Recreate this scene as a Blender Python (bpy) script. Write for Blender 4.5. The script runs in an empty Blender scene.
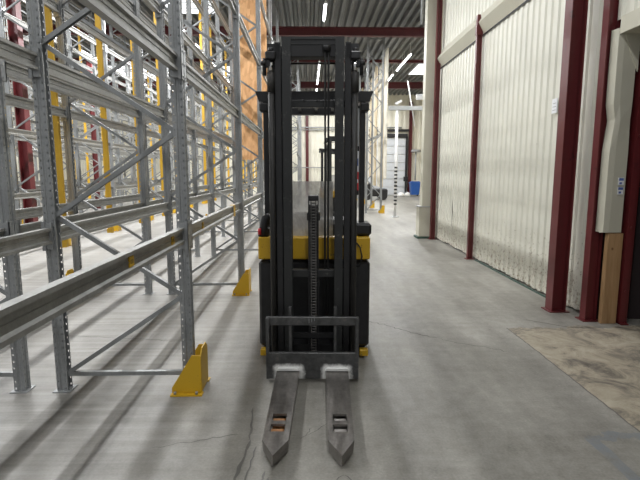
import bpy, math, random
from mathutils import Vector, Matrix
random.seed(7)
S = bpy.context.scene
COL = S.collection
PI = math.pi
R = math.radians

# ------------------------------------------------------------------ mesh builder
class MB:
    def __init__(s): s.v=[]; s.f=[]; s.mi=[]; s.sm=[]
    def add(s, vs, fs, mi=0, smooth=False, M=None):
        b=len(s.v)
        for p in vs:
            p=Vector(p)
            if M is not None: p=M@p
            s.v.append(p)
        for f in fs:
            s.f.append([b+i for i in f]); s.mi.append(mi); s.sm.append(smooth)
        return s
    def box(s,x0,x1,y0,y1,z0,z1,mi=0,M=None,bev=0):
        if bev>0:
            # chamfered box: outline prism along z with small chamfers top and bottom
            b=bev
            def ring(i,z): return [(x0+i+ (0),y0+b+ (i if False else 0),z)]
            def oct_(e,z):
                return [(x0+b,y0+e,z),(x1-b,y0+e,z),(x1-e,y0+b,z),(x1-e,y1-b,z),(x1-b,y1-e,z),(x0+b,y1-e,z),(x0+e,y1-b,z),(x0+e,y0+b,z)]
            def inn(z):
                return [(x0+b,y0+b,z),(x1-b,y0+b,z),(x1-b,y0+b,z),(x1-b,y1-b,z),(x1-b,y1-b,z),(x0+b,y1-b,z),(x0+b,y1-b,z),(x0+b,y0+b,z)]
            rings=[oct_(b*.55,z0) if False else inn(z0),oct_(0,z0+b),oct_(0,z1-b),inn(z1)]
            vs=[p for r in rings for p in r]; fs=[]
            for k in range(3):
                for i in range(8):
                    j=(i+1)%8; fs.append([k*8+i,k*8+j,(k+1)*8+j,(k+1)*8+i])
            fs.append([0,6,4,2][::1]); fs.append([24,26,28,30])
            return s.add(vs,fs,mi,False,M)
        vs=[(x,y,z) for z in (z0,z1) for y in (y0,y1) for x in (x0,x1)]
        fs=[[0,2,3,1],[4,5,7,6],[0,1,5,4],[2,6,7,3],[0,4,6,2],[1,3,7,5]]
        return s.add(vs,fs,mi,False,M)
    def prism(s,poly,h0,h1,axis='z',mi=0,M=None,cap=True):
        # poly of 2d points; axis z: (x,y) ; axis y: (x,z) ; axis x: (y,z)
        def P(p,h):
            return {'z':(p[0],p[1],h),'y':(p[0],h,p[1]),'x':(h,p[0],p[1])}[axis]
        n=len(poly); vs=[P(p,h0) for p in poly]+[P(p,h1) for p in poly]
        fs=[[i,(i+1)%n,n+(i+1)%n,n+i] for i in range(n)]
        if cap: fs+= [list(range(n))[::-1], list(range(n,2*n))]
        return s.add(vs,fs,mi,False,M)
    def strip(s,prof,h0,h1,axis='z',mi=0,M=None,smooth=False):
        def P(p,h):
            return {'z':(p[0],p[1],h),'y':(p[0],h,p[1]),'x':(h,p[0],p[1])}[axis]
        n=len(prof); vs=[P(p,h0) for p in prof]+[P(p,h1) for p in prof]
        return s.add(vs,[[i,i+1,n+i+1,n+i] for i in range(n-1)],mi,smooth,M)
    def tube(s,pts,r,n=10,mi=0,cap=True,M=None):
        pts=[Vector(p) for p in pts]
        rs=r if isinstance(r,(list,tuple)) else [r]*len(pts)
        vs=[];fs=[]
        up=None
        for k,p in enumerate(pts):
            if k==0: d=pts[1]-p
            elif k==len(pts)-1: d=p-pts[k-1]
            else: d=(pts[k+1]-pts[k-1])
            d.normalize()
            if up is None:
                up=Vector((0,0,1)) if abs(d.z)<.9 else Vector((1,0,0))
            a=d.cross(up).normalized(); b=a.cross(d).normalized()
            up=b
            for i in range(n):
                t=2*PI*i/n
                vs.append(p+a*math.cos(t)*rs[k]+b*math.sin(t)*rs[k])
        for k in range(len(pts)-1):
            for i in range(n):
                j=(i+1)%n; fs.append([k*n+i,k*n+j,(k+1)*n+j,(k+1)*n+i])
        s.add(vs,fs,mi,True,M)
        if cap:
            b=len(s.v)-len(vs)
            s.f.append([b+i for i in range(n)][::-1]); s.mi.append(mi); s.sm.append(False)
            b=b+(len(pts)-1)*n
            s.f.append([b+i for i in range(n)]); s.mi.append(mi); s.sm.append(False)
        return s
    def bar(s,a,b,w,h,mi=0):
        # rectangular bar between two points
        a=Vector(a);b=Vector(b);d=(b-a);L=d.length;d.normalize()
        up=Vector((0,1,0)) if abs(d.y)<.9 else Vector((0,0,1))
        u=d.cross(up).normalized(); v=u.cross(d).normalized()
        M=Matrix((( d.x,v.x,u.x,a.x),(d.y,v.y,u.y,a.y),(d.z,v.z,u.z,a.z),(0,0,0,1)))
        return s.box(0,L,-w/2,w/2,-h/2,h/2,mi,M)
    def mesh(s,name,mats):
        me=bpy.data.meshes.new(name)
        me.from_pydata([tuple(p) for p in s.v],[],s.f)
        for m in (mats if isinstance(mats,(list,tuple)) else [mats]): me.materials.append(m)
        for i,p in enumerate(me.polygons):
            p.material_index=s.mi[i]; p.use_smooth=s.sm[i]
        me.update(); return me
    def build(s,name,mats,parent=None,loc=None,recalc=True):
        me=s.mesh(name,mats)
        if recalc:
            import bmesh
            bm=bmesh.new(); bm.from_mesh(me); bmesh.ops.recalc_face_normals(bm,faces=bm.faces); bm.to_mesh(me); bm.free()
        return put(name,me,parent,loc)
def put(name,me,parent=None,loc=None,rot=None):
    o=bpy.data.objects.new(name,me); COL.objects.link(o)
    if parent is not None: o.parent=parent
    if loc is not None: o.location=loc
    if rot is not None: o.rotation_euler=rot
    return o
def tag(o,label,cat,group=None,kind=None):
    o['label']=label; o['category']=cat
    if group: o['group']=group
    if kind: o['kind']=kind
    return o
def empty(name,loc,label,cat,group=None,rz=0):
    o=bpy.data.objects.new(name,None); COL.objects.link(o); o.location=loc; o.rotation_euler=(0,0,rz)
    o.empty_display_size=.1
    return tag(o,label,cat,group)
def struct(o): o['kind']='structure'; return o
def copy_tree(o,parent=None):
    c=o.copy(); COL.objects.link(c)
    if parent is not None: c.parent=parent
    for ch in list(o.children): copy_tree(ch,c)
    return c

# ------------------------------------------------------------------ materials
class N:
    def __init__(s,name):
        s.m=bpy.data.materials.new(name); s.m.use_nodes=True
        s.t=s.m.node_tree; s.b=s.t.nodes['Principled BSDF']; s.o=s.t.nodes['Material Output']
    def n(s,typ,**k):
        x=s.t.nodes.new(typ)
        for a,b in k.items(): setattr(x,a,b)
        return x
    def l(s,a,b): s.t.links.new(a,b)
    def set(s,node,idx,v):
        if hasattr(v,'type') and hasattr(v,'links'): s.l(v,node.inputs[idx])
        else: node.inputs[idx].default_value=v
    def math(s,op,a,b=0.,c=None):
        x=s.n('ShaderNodeMath',operation=op); s.set(x,0,a); s.set(x,1,b)
        if c is not None: s.set(x,2,c)
        return x.outputs[0]
    def coords(s,kind='Object'):
        x=s.n('ShaderNodeTexCoord').outputs[kind]
        return x
    def xyz(s,v):
        x=s.n('ShaderNodeSeparateXYZ'); s.l(v,x.inputs[0]); return x.outputs
    def map(s,v,scale=(1,1,1),loc=(0,0,0),rot=(0,0,0)):
        x=s.n('ShaderNodeMapping'); s.l(v,x.inputs[0]); x.inputs['Scale'].default_value=scale; x.inputs['Location'].default_value=loc; x.inputs['Rotation'].default_value=rot
        return x.outputs[0]
    def noise(s,v,scale,detail=4,rough=.55,dist=0):
        x=s.n('ShaderNodeTexNoise'); s.l(v,x.inputs['Vector']); x.inputs['Scale'].default_value=scale; x.inputs['Detail'].default_value=detail
        x.inputs['Roughness'].default_value=rough; x.inputs['Distortion'].default_value=dist
        return x.outputs['Fac']
    def ramp(s,f,stops):
        x=s.n('ShaderNodeValToRGB'); s.l(f,x.inputs[0]); e=x.color_ramp.elements
        while len(e)<len(stops): e.new(.5)
        for i,(p,c) in enumerate(stops):
            e[i].position=p; e[i].color=(c[0],c[1],c[2],1) if not isinstance(c,(int,float)) else (c,c,c,1)
        return x.outputs[0]
    def mix(s,f,a,b,mode='MIX'):
        x=s.n('ShaderNodeMix',data_type='RGBA',blend_type=mode)
        s.set(x,0,f)
        for i,v in ((6,a),(7,b)):
            if isinstance(v,(tuple,list)): x.inputs[i].default_value=(v[0],v[1],v[2],1)
            else: s.l(v,x.inputs[i])
        return x.outputs[2]
    def base(s,c):
        if isinstance(c,(tuple,list)): s.b.inputs['Base Color'].default_value=(c[0],c[1],c[2],1)
        else: s.l(c,s.b.inputs['Base Color'])
    def p(s,rough=.5,metal=0.,spec=.5):
        s.set(s.b,'Roughness',rough); s.set(s.b,'Metallic',metal); s.b.inputs['Specular IOR Level'].default_value=spec
    def bump(s,h,strength=.2,dist=.01):
        x=s.n('ShaderNodeBump'); x.inputs['Strength'].default_value=strength; x.inputs['Distance'].default_value=dist
        s.l(h,x.inputs['Height']); s.l(x.outputs[0],s.b.inputs['Normal'])
def simple(name,c,rough=.5,metal=0.,var=.15,scale=6,spec=.5,bump=0):
    n=N(name); v=n.coords()
    f=n.noise(v,scale,5,.6)
    d=tuple(x*(1-var) for x in c); l=tuple(min(1,x*(1+var)) for x in c)
    n.base(n.ramp(f,[(.3,d),(.7,l)])); n.p(rough,metal,spec)
    if bump: n.bump(f,bump,.01)
    return n.m
def emit(name,c,st):
    n=N(name); n.base((.8,.8,.8)); n.b.inputs['Emission Color'].default_value=(*c,1); n.b.inputs['Emission Strength'].default_value=st; return n.m

M={}
def galv(name,c0,c1,rough=.42,metal=.55):
    n=N(name); v=n.coords()
    f=n.noise(n.map(v,(1,1,.35)),9,5,.6); g=n.noise(v,60,3,.5)
    ff=n.math('ADD',n.math('MULTIPLY',f,.75),n.math('MULTIPLY',g,.25))
    n.base(n.ramp(ff,[(.32,c0),(.68,c1)])); n.p(n.ramp(f,[(.3,rough-.08),(.7,rough+.12)]),metal)
    return n
M['galv']=galv('galvanised',(.23,.24,.245),(.38,.39,.395),.42,.35).m
M['brace']=galv('brace_steel',(.21,.22,.222),(.35,.36,.362),.42,.35).m
# perforated upright: real see-through holes on a 50 mm pitch
n=galv('perforated_steel',(.21,.22,.223),(.36,.37,.373),.42,.35)
X,Y,Z=n.xyz(n.coords())
zz=n.math('ABSOLUTE',n.math('SUBTRACT',n.math('FRACT',n.math('DIVIDE',Z,.05)),.5))
hz=n.math('LESS_THAN',zz,.14)
ax=n.math('ABSOLUTE',X); ay=n.math('ABSOLUTE',Y)
mf=n.math('MULTIPLY',n.math('GREATER_THAN',ax,.036),n.math('LESS_THAN',n.math('ABSOLUTE',n.math('SUBTRACT',ay,.024)),.0045))
ms=n.math('MULTIPLY',n.math('GREATER_THAN',ay,.034),n.math('LESS_THAN',n.math('ABSOLUTE',n.math('SUBTRACT',ax,.026)),.004))
mask=n.math('MULTIPLY',hz,n.math('MAXIMUM',mf,ms))
tr=n.n('ShaderNodeBsdfTransparent'); mx=n.n('ShaderNodeMixShader')
n.l(mask,mx.inputs[0]); n.l(n.b.outputs[0],mx.inputs[1]); n.l(tr.outputs[0],mx.inputs[2]); n.l(mx.outputs[0],n.o.inputs[0])
M['perf']=n.m
n=galv('beam_steel',(.20,.20,.188),(.35,.348,.33),.4,.35); M['beam']=n.m
def worn(name,c,dark,rough=.45,sc=7,thr=.62):
    n=N(name); v=n.coords(); f=n.noise(v,sc,6,.7); g=n.noise(v,sc*6,3,.6)
    k=n.ramp(n.math('ADD',n.math('MULTIPLY',f,.7),n.math('MULTIPLY',g,.3)),[(thr-.03,0.),(thr+.04,1.)])
    n.base(n.mix(k,c,dark)); n.p(rough); return n.m
M['yellow']=worn('yellow_guard_paint',(.60,.36,.012),(.22,.14,.03),.5,9,.62)
M['ystrip']=worn('yellow_strip_paint',(.56,.33,.02),(.36,.22,.03),.5,4,.66)
M['ytruck']=worn('yellow_truck_paint',(.62,.37,.012),(.06,.05,.03),.45,14,.60)
M['red']=worn('oxide_red_paint',(.115,.017,.019),(.06,.013,.014),.38,5,.6)
M['redbeam']=simple('oxide_red_beam',(.085,.012,.015),.5,0,.15)
M['black']=simple('black_mast_paint',(.014,.014,.015),.42,.1,.35,12)
M['blackm']=simple('matt_black',(.012,.012,.013),.6,0,.2)
M['rail']=worn('worn_mast_rail',(.016,.017,.017),(.075,.075,.07),.46,10,.60)
M['cyl']=worn('worn_cylinder',(.018,.017,.016),(.06,.052,.045),.6,12,.60)
M['chrome']=simple('chrome',(.7,.7,.7),.15,1,.05)
M['rubber']=simple('rubber',(.015,.015,.015),.7)
n=N('bare_fork_steel'); v=n.coords(); f=n.noise(n.map(v,(9,2,9)),3,6,.65); g=n.noise(v,35,3,.6)
n.base(n.ramp(n.math('ADD',n.math('MULTIPLY',f,.7),n.math('MULTIPLY',g,.3)),[(.3,(.12,.11,.102)),(.5,(.20,.186,.172)),(.72,(.31,.29,.27))])); n.p(n.ramp(f,[(.3,.32),(.7,.5)]),.6); M['fork']=n.m
# carriage: dark steel with white primer spray round both fork heels
n=N('carriage_steel'); v=n.coords(); X,Y,Z=n.xyz(v)
f=n.noise(v,14,5,.7)
dx=n.math('SUBTRACT',n.math('ABSOLUTE',X),.178)
ddx=n.math('MAXIMUM',n.math('SUBTRACT',n.math('ABSOLUTE',dx),.085),0.)
ddz=n.math('MAXIMUM',n.math('SUBTRACT',Z,.115),0.)
d=n.math('SQRT',n.math('ADD',n.math('MULTIPLY',ddx,ddx),n.math('MULTIPLY',ddz,ddz)))
d=n.math('ADD',d,n.math('MULTIPLY',n.math('SUBTRACT',f,.5),.06))
k=n.ramp(d,[(.008,1.),(.036,0.)])
low=n.math('LESS_THAN',Z,.2); k=n.math('MULTIPLY',k,low)
n.base(n.mix(k,n.ramp(f,[(.3,(.045,.045,.045)),(.6,(.10,.10,.10)),(.8,(.2,.18,.16))]),(.92,.92,.9))); n.p(.4,.4); M['carriage']=n.m
M['roller_o']=simple('tan_roller',(.55,.27,.12),.5); M['roller_g']=simple('grey_roller',(.33,.31,.29),.5)
# floor
n=N('concrete_floor'); v=n.coords(); X,Y,Z=n.xyz(v)
a=n.noise(v,.7,7,.65,.6); b=n.noise(n.map(v,(1,.14,1)),2.6,6,.65); c=n.noise(v,9,6,.75); e=n.noise(v,70,2,.5)
s1=n.math('ADD',n.math('MULTIPLY',a,.35),n.math('MULTIPLY',b,.3)); s2=n.math('ADD',n.math('MULTIPLY',c,.22),n.math('MULTIPLY',e,.13))
ff=n.math('ADD',s1,s2)
colr=n.ramp(ff,[(.38,(.13,.122,.104)),(.46,(.21,.200,.174)),(.53,(.28,.268,.236)),(.63,(.40,.385,.345))])
# faint streaks across the hall, stronger among the racks
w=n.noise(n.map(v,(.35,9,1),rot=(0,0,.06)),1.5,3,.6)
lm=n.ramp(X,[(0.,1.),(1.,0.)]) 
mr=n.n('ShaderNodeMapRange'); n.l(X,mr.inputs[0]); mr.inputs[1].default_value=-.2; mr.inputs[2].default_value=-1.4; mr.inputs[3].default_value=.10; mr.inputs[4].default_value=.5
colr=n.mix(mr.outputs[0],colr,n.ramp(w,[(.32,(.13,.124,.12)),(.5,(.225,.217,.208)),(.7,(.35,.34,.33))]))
# old worn slab in the doorway, right of the joint at x=2.05, nearer than y=4.56
wob=n.noise(v,3,4,.6)
px=n.math('ADD',X,n.math('MULTIPLY',n.math('SUBTRACT',wob,.5),.06)); py=n.math('ADD',Y,n.math('MULTIPLY',n.math('SUBTRACT',wob,.5),.5))
mk=n.math('MULTIPLY',n.math('GREATER_THAN',px,2.0),n.math('LESS_THAN',py,4.62))
slab=n.ramp(n.noise(v,3.2,8,.75,.8),[(.30,(.07,.06,.05)),(.41,(.18,.16,.13)),(.52,(.35,.305,.23)),(.68,(.46,.42,.33))])
colr=n.mix(mk,colr,slab)
jl=n.math('MULTIPLY',n.math('LESS_THAN',n.math('ABSOLUTE',n.math('SUBTRACT',px,1.995)),.006),n.math('LESS_THAN',Y,4.6))
colr=n.mix(n.math('MULTIPLY',jl,.75),colr,(.09,.08,.075))
# soft blue-grey paint remnant
bx=n.math('MULTIPLY',n.math('GREATER_THAN',X,1.62),n.math('LESS_THAN',n.math('ABSOLUTE',n.math('SUBTRACT',py,2.60)),.035))
bx2=n.math('MULTIPLY',n.math('LESS_THAN',Y,2.6),n.math('LESS_THAN',n.math('ABSOLUTE',n.math('SUBTRACT',px,1.66)),.035))
bm_=n.math('MULTIPLY',n.math('MAXIMUM',bx,bx2),n.ramp(c,[(.35,.2),(.6,.8)]))
colr=n.mix(bm_,colr,(.17,.19,.21))
# paint/dirt flecks
fl=n.ramp(n.noise(v,22,2,.5),[(.72,0.),(.76,.6)])
colr=n.mix(fl,colr,(.19,.18,.165))
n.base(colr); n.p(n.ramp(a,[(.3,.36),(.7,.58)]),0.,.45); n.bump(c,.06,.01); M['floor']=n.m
M['crack']=simple('floor_crack',(.09,.085,.08),.8)
M['stain']=simple('floor_stain',(.13,.127,.115),.4,0,.2,30)
# cladding
def clad(name,c,dirt=True,wx=0):
    n=N(name); v=n.coords(); X,Y,Z=n.xyz(v)
    f=n.noise(v,1.3,5,.6); g=n.noise(n.map(v,(1,1,.3)),9,5,.65)
    col=n.ramp(f,[(.3,tuple(x*.88 for x in c)),(.7,c)])
    if dirt:
        mr=n.n('ShaderNodeMapRange'); n.l(Z,mr.inputs[0]); mr.inputs[1].default_value=1.1; mr.inputs[2].default_value=.0; mr.inputs[3].default_value=0.; mr.inputs[4].default_value=.17
        th=n.math('ADD',n.noise(v,26,4,.7),n.math('MULTIPLY',mr.outputs[0],1.1))
        col=n.mix(n.ramp(th,[(.68,0.),(.76,.8)]),col,(.22,.16,.11))
        mr2=n.n('ShaderNodeMapRange'); n.l(Z,mr2.inputs[0]); mr2.inputs[1].default_value=.8; mr2.inputs[2].default_value=0; mr2.inputs[3].default_value=0.; mr2.inputs[4].default_value=.3
        col=n.mix(mr2.outputs[0],col,(.38,.34,.27))
    n.base(col); n.p(.42,0.,.4); return n.m
M['clad']=clad('cream_cladding',(.70,.69,.60))
M['cream']=clad('cream_flashing',(.58,.56,.46),False)
M['creamd']=clad('cream_far_wall',(.82,.79,.67),False)
M['deck']=simple('roof_deck',(.17,.175,.175),.5,.3,.1,.8)
n=N('osb_board'); v=n.coords(); vo=n.n('ShaderNodeTexVoronoi'); n.l(n.map(v,(5,5,1.6),rot=(0,.3,0)),vo.inputs['Vector']); vo.inputs['Scale'].default_value=4
f=n.noise(n.map(v,(3,3,1)),1.6,6,.7,1.2)
n.base(n.mix(.45,n.ramp(vo.outputs['Color'],[(.2,(.50,.24,.09)),(.8,(.80,.47,.23))]),n.ramp(f,[(.3,(.50,.24,.09)),(.7,(.85,.50,.25))]))); n.p(.6); M['osb']=n.m
n=N('pine_plank'); v=n.coords(); f=n.noise(n.map(v,(8,8,.6)),3,5,.6,.8)
vo=n.n('ShaderNodeTexVoronoi'); n.l(n.map(v,(1,1,.8)),vo.inputs['Vector']); vo.inputs['Scale'].default_value=7
kn=n.ramp(vo.outputs['Distance'],[(.06,1.),(.12,0.)])
n.base(n.mix(kn,n.ramp(f,[(.3,(.30,.17,.075)),(.7,(.45,.28,.14))]),(.12,.05,.02))); n.p(.6); M['plank']=n.m
M['tan']=simple('pale_wood_board',(.60,.49,.32),.6,0,.25,1.2)
M['tan2']=simple('pale_cream_board',(.70,.66,.55),.6,0,.2,1.2)
M['white']=simple('white_paint',(.78,.78,.77),.4,0,.05)
M['blue']=simple('blue_plastic',(.02,.10,.38),.4,0,.1)
M['green']=simple('green_paint',(.045,.085,.065),.6,0,.3)
M['grey']=simple('grey_paint',(.35,.36,.36),.5,0,.1)
M['door']=simple('grey_white_door',(.62,.64,.66),.45,0,.05)
M['redl']=simple('red_plastic',(.55,.02,.03),.4)
M['sticker']=simple('white_sticker',(.75,.76,.78),.4,0,.04)
M['bluel']=simple('blue_print',(.08,.13,.35),.4)
M['dark']=simple('unlit_void_dark',(.02,.012,.013),.8)  # near-black colour stands in for unlit space behind doorway and cladding tear
M['tube']=emit('lit_tube',(.95,.98,1),14)
M['sky_panel']=emit('skylight_daylight',(.93,.97,1),1.5)
# scratched clear screen
n=N('scratched_clear_screen'); v=n.coords(); f=n.noise(n.map(v,(3,3,2)),2.2,6,.7,1)
n.base(n.ramp(f,[(.3,(.50,.48,.44)),(.7,(.82,.81,.78))])); n.p(.22,0,.6)
tr=n.n('ShaderNodeBsdfTransparent'); mx=n.n('ShaderNodeMixShader')
n.l(n.ramp(f,[(.3,.55),(.7,.35)]),mx.inputs[0]); n.l(n.b.outputs[0],mx.inputs[1]); n.l(tr.outputs[0],mx.inputs[2]); n.l(mx.outputs[0],n.o.inputs[0]); M['screen']=n.m
M['chain']=simple('oiled_chain',(.11,.105,.10),.4,.4,.3,20)

# ------------------------------------------------------------------ camera
F=480.; H=1.55
pitch=math.atan(68/F); yaw=math.atan(12*math.cos(pitch)/F)
cam_d=bpy.data.cameras.new('camera'); cam=bpy.data.objects.new('camera',cam_d); COL.objects.link(cam)
cam.location=(0,0,H); cam.rotation_euler=(PI/2-pitch,0,-yaw); cam_d.sensor_width=36; cam_d.lens=F/640*36; cam_d.clip_start=.05; cam_d.clip_end=200
S.camera=cam
def proj(X,Y,Z):
    c,s=math.cos(yaw),math.sin(yaw)
    x=X*c-Y*s; y=X*s+Y*c; z=Z-H
    d=y*math.cos(pitch)-z*math.sin(pitch); u=y*math.sin(pitch)+z*math.cos(pitch)
    if d<.1: return None
    return (320+F*x/d,240-F*u/d,d)
def seen(pts,m=6):
    q=[proj(*p) for p in pts]; q=[p for p in q if p]
    if not q: return 0
    x0=max(-m,min(p[0] for p in q)); x1=min(640+m,max(p[0] for p in q)); y0=max(-m,min(p[1] for p in q)); y1=min(480+m,max(p[1] for p in q))
    if x1<=x0 or y1<=y0: return 0
    return (x1-x0)+(y1-y0)
def seen_line(a,b,m=6,n=24):
    a=Vector(a);b=Vector(b);k=[]
    for i in range(n+1):
        q=proj(*(a.lerp(b,i/n)))
        if q and -m<q[0]<640+m and -m<q[1]<480+m: k.append(q)
    return 0 if not k else max(1,abs(k[0][0]-k[-1][0])+abs(k[0][1]-k[-1][1]))+300/k[0][2]

# ------------------------------------------------------------------ room shell
XL,XR,YB,YF,ZC=-16.5,9.5,-6.,32.5,6.55
fl=MB(); fl.add([(XL,YB,0),(XR,YB,0),(XR,YF,0),(XL,YF,0)],[[0,1,2,3]],0)
def ribbon(pts,w,mi,z=.0012,jit=.3):
    vs=[];fs=[]
    for i,p in enumerate(pts):
        a=Vector(pts[max(0,i-1)]); b=Vector(pts[min(len(pts)-1,i+1)]); d=(b-a).normalized(); nrm=Vector((-d.y,d.x))
        ww=w*(1+random.uniform(-jit,jit))*(.35 if i in(0,len(pts)-1) else 1)/2
        vs+=[(p[0]+nrm.x*ww,p[1]+nrm.y*ww,z),(p[0]-nrm.x*ww,p[1]-nrm.y*ww,z)]
    for i in range(len(pts)-1): fs.append([2*i,2*i+1,2*i+3,2*i+2])
    fl.add(vs,fs,mi)
def wander(a,b,n,amp):
    return [(a[0]+(b[0]-a[0])*i/n+random.uniform(-amp,amp)*(0<i<n),a[1]+(b[1]-a[1])*i/n+random.uniform(-amp,amp)*(0<i<n)) for i in range(n+1)]
ribbon(wander((.55,4.95),(1.15,4.35),22,.02),.009,1)
ribbon(wander((1.15,4.35),(1.75,3.95),16,.02),.005,1)
ribbon(wander((.18,2.28),(.03,2.10),8,.012),.004,1)
ribbon(wander((.18,2.28),(.42,2.08),10,.012),.004,1)
ribbon(wander((.02,2.75),(-.05,2.62),6,.01),.003,1)
ribbon(wander((-.02,2.65),(.12,2.80),6,.008),.003,1)
ribbon(wander((-.9,2.55),(-.42,2.68),14,.012),.004,1)
ribbon(wander((-2.2,4.45),(-1.2,4.3),14,.015),.006,1)
for x0,y0,x1,y1,w in [(-.34,2.62,-.385,2.16,.016),(-.30,2.55,-.33,2.12,.012),(-.23,2.32,-.25,2.14,.010),(-.205,2.27,-.225,2.10,.012),(-.37,3.0,-.345,2.62,.010)]:
    ribbon(wander((x0,y0),(x1,y1),9,.006),w,2,.0018,.5)
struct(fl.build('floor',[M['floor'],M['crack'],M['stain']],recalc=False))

def corr(prof_axis0,prof_axis1,pitch_,amp,base,flip=1):
    """trapezoid profile points (along, offset)"""
    pts=[];t=prof_axis0
    while t<prof_axis1-1e-6:
        for f,o in ((0,0),(.36,0),(.5,1),(.86,1)):
            q=t+f*pitch_
            if q<prof_axis1: pts.append((q,base+flip*o*amp))
        t+=pitch_
    pts.append((prof_axis1,base)); return pts
dk=MB()
dk.strip(corr(XL,XR,.27,.13,ZC),YB,YF,'y')
dk.box(XL,XR,YB,YF,ZC+.14,ZC+.2)
struct(dk.build('ceiling',M['deck'],recalc=False))
def hbeam(mb,axis,a0,a1,cx,cz,w,h,t=.016,mi=0):
    # H section running along axis between a0,a1; flanges are h apart (2nd coordinate) and w wide
    for (p0,p1,q0,q1) in ((-w/2,w/2,h/2-t,h/2),(-w/2,w/2,-h/2,-h/2+t),(-t/2,t/2,-h/2+t,h/2-t)):
        if axis=='x': mb.box(a0,a1,cx+p0,cx+p1,cz+q0,cz+q1,mi)
        elif axis=='y': mb.box(cx+p0,cx+p1,a0,a1,cz+q0,cz+q1,mi)
        else: mb.box(cx+q0,cx+q1,cz+p0,cz+p1,a0,a1,mi)   # vertical: flanges face +-x
k=1
for yb,zb,w,h in ((5.2,6.28,.2,.40),(11.04,6.28,.2,.40),(17.0,6.23,.2,.28),(21.6,6.30,.12,.12),(27.2,6.26,.2,.34)):
    b=MB(); hbeam(b,'x',XL,XR,yb,zb,w,h); struct(b.build('trim_%d'%k,M['redbeam'])); k+=1
# purlins of the deck crossing as dark shadow joints are left to the deck profile
b=MB(); b.add([(XL,YF,0),(XR,YF,0),(XR,YF,ZC),(XL,YF,ZC)],[[0,1,2,3]])
b=MB(); b.strip(corr(XL,XR,.33,.035,YF,-1),0,ZC+.14,'z'); b.box(XL,XR,YF+.02,YF+.2,0,ZC+.2)
struct(b.build('wall_far',M['creamd'],recalc=False))
b=MB()
b.add([(x,y,z) for z in (0,ZC+.14) for (y,x) in corr(YB,YF,.33,.035,XL,1)],[[i,i+1,i+1+len(corr(YB,YF,.33,.035,XL,1)),i+len(corr(YB,YF,.33,.035,XL,1))] for i in range(len(corr(YB,YF,.33,.035,XL,1))-1)])
b.box(XL-.2,XL-.02,YB,YF,0,ZC+.2); struct(b.build('wall_left',M['creamd'],recalc=False))
# right wall : corrugated cream sheets
WX=3.0
def sheet(mb,y0,y1,z0,z1,base,bend=None,zs=1):
    pr=corr(y0,y1,.17,.018,base,-1); n_=len(pr); vs=[];fs=[]
    for j in range(zs+1):
        z=z0+(z1-z0)*j/zs
        for (y,x) in pr:
            if bend: x,y,zz=bend(x,y,z)
            else: zz=z
            vs.append((x,y,zz))
    for j in range(zs):
        for i in range(n_-1): fs.append([j*n_+i,j*n_+i+1,(j+1)*n_+i+1,(j+1)*n_+i])
    mb.add(vs,fs,0)
wr=MB()
TY=9.95
def bendA(x,y,z):   # sheet short of the tear: edge curls away below 1.25 m
    t=max(0,1-z/1.3); e=max(0,1-abs(y-TY)/.45)
    zz=z if z>.1 else z+.015*(1+math.sin(y*9))*.5
    return x-.03*t*e*math.sin(PI*min(1,t*1.3)), y-.17*e*math.sin(PI*min(1,t*1.05))**2, zz
def bendB(x,y,z):
    t=max(0,1-z/1.3); e=max(0,1-abs(y-TY)/.45)
    zz=z if z>.1 else z+.02*(1+math.sin(y*7))*.5
    return x+.02*t*e, y+.02*t*e*math.sin(PI*t), zz
sheet(wr,4.86,TY,.02,3.90,WX,bendA,16)
sheet(wr,TY+.003,11.3,.02,3.90,WX,bendB,16)
sheet(wr,4.86,11.3,4.18,ZC+.14,WX+.02)
sheet(wr,-3.0,4.86,2.99,ZC+.14,WX)
struct(wr.build('wall_right',M['clad'],recalc=False))
b=MB(); b.box(WX+.06,WX+.3,4.86,11.3,0,ZC+.14); b.box(WX+.06,WX+.3,-3,4.86,3.1,ZC+.14); b.box(WX+.06,XR,11.15,11.32,0,ZC+.14); b.box(XR,XR+.2,YB,YF+.2,0,ZC+.2)
struct(b.build('wall_core',M['dark']))
b=MB(); b.strip([(x,11.33) for x in (WX,)]+[(XR,11.33)],0,ZC+.1,'z'); b.strip([(XR-.02,11.33),(XR-.02,YF)],0,ZC+.1,'z'); struct(b.build('wall_side',M['creamd'],recalc=False))
# side room beyond the doorway, its darkness put into the wall colour
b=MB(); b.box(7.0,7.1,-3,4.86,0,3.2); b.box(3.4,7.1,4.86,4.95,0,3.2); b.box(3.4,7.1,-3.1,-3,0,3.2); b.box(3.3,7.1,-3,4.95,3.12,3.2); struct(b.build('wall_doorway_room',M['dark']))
# drip flashing across the wall
b=MB(); b.strip([(WX-.03,3.85),(WX-.13,4.03),(WX-.125,4.045),(WX+.01,4.26)],4.75,11.28,'y')
b.strip([(WX-.03,3.83),(WX-.034,3.86)],4.75,11.28,'y',1)
struct(b.build('trim_6',[M['cream'],M['blackm']],recalc=False))
# wall end corner (cream) with thicker base casing
b=MB(); b.prism([(2.66,11.16),(2.86,11.16),(2.86,11.4),(2.66,11.4)],.75,ZC+.1); b.prism([(2.60,11.14),(2.88,11.14),(2.88,11.46),(2.60,11.46)],.05,.74); b.box(2.58,2.9,11.12,11.48,.735,.76,1)
struct(b.build('trim_7',[M['cream'],M['grey']]))
b=MB(); b.box(2.56,2.9,11.10,11.50,0,.045); b.box(2.945,2.96,5.4,8.3,0,.02); struct(b.build('trim_8',M['green']))
# threshold kerb at the doorway
b=MB(); b.prism([(2.30,4.86),(2.62,4.60),(3.3,4.60),(3.3,5.1),(2.66,5.1)],0,.003); struct(b.build('trim_9',M['floor']))

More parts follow.
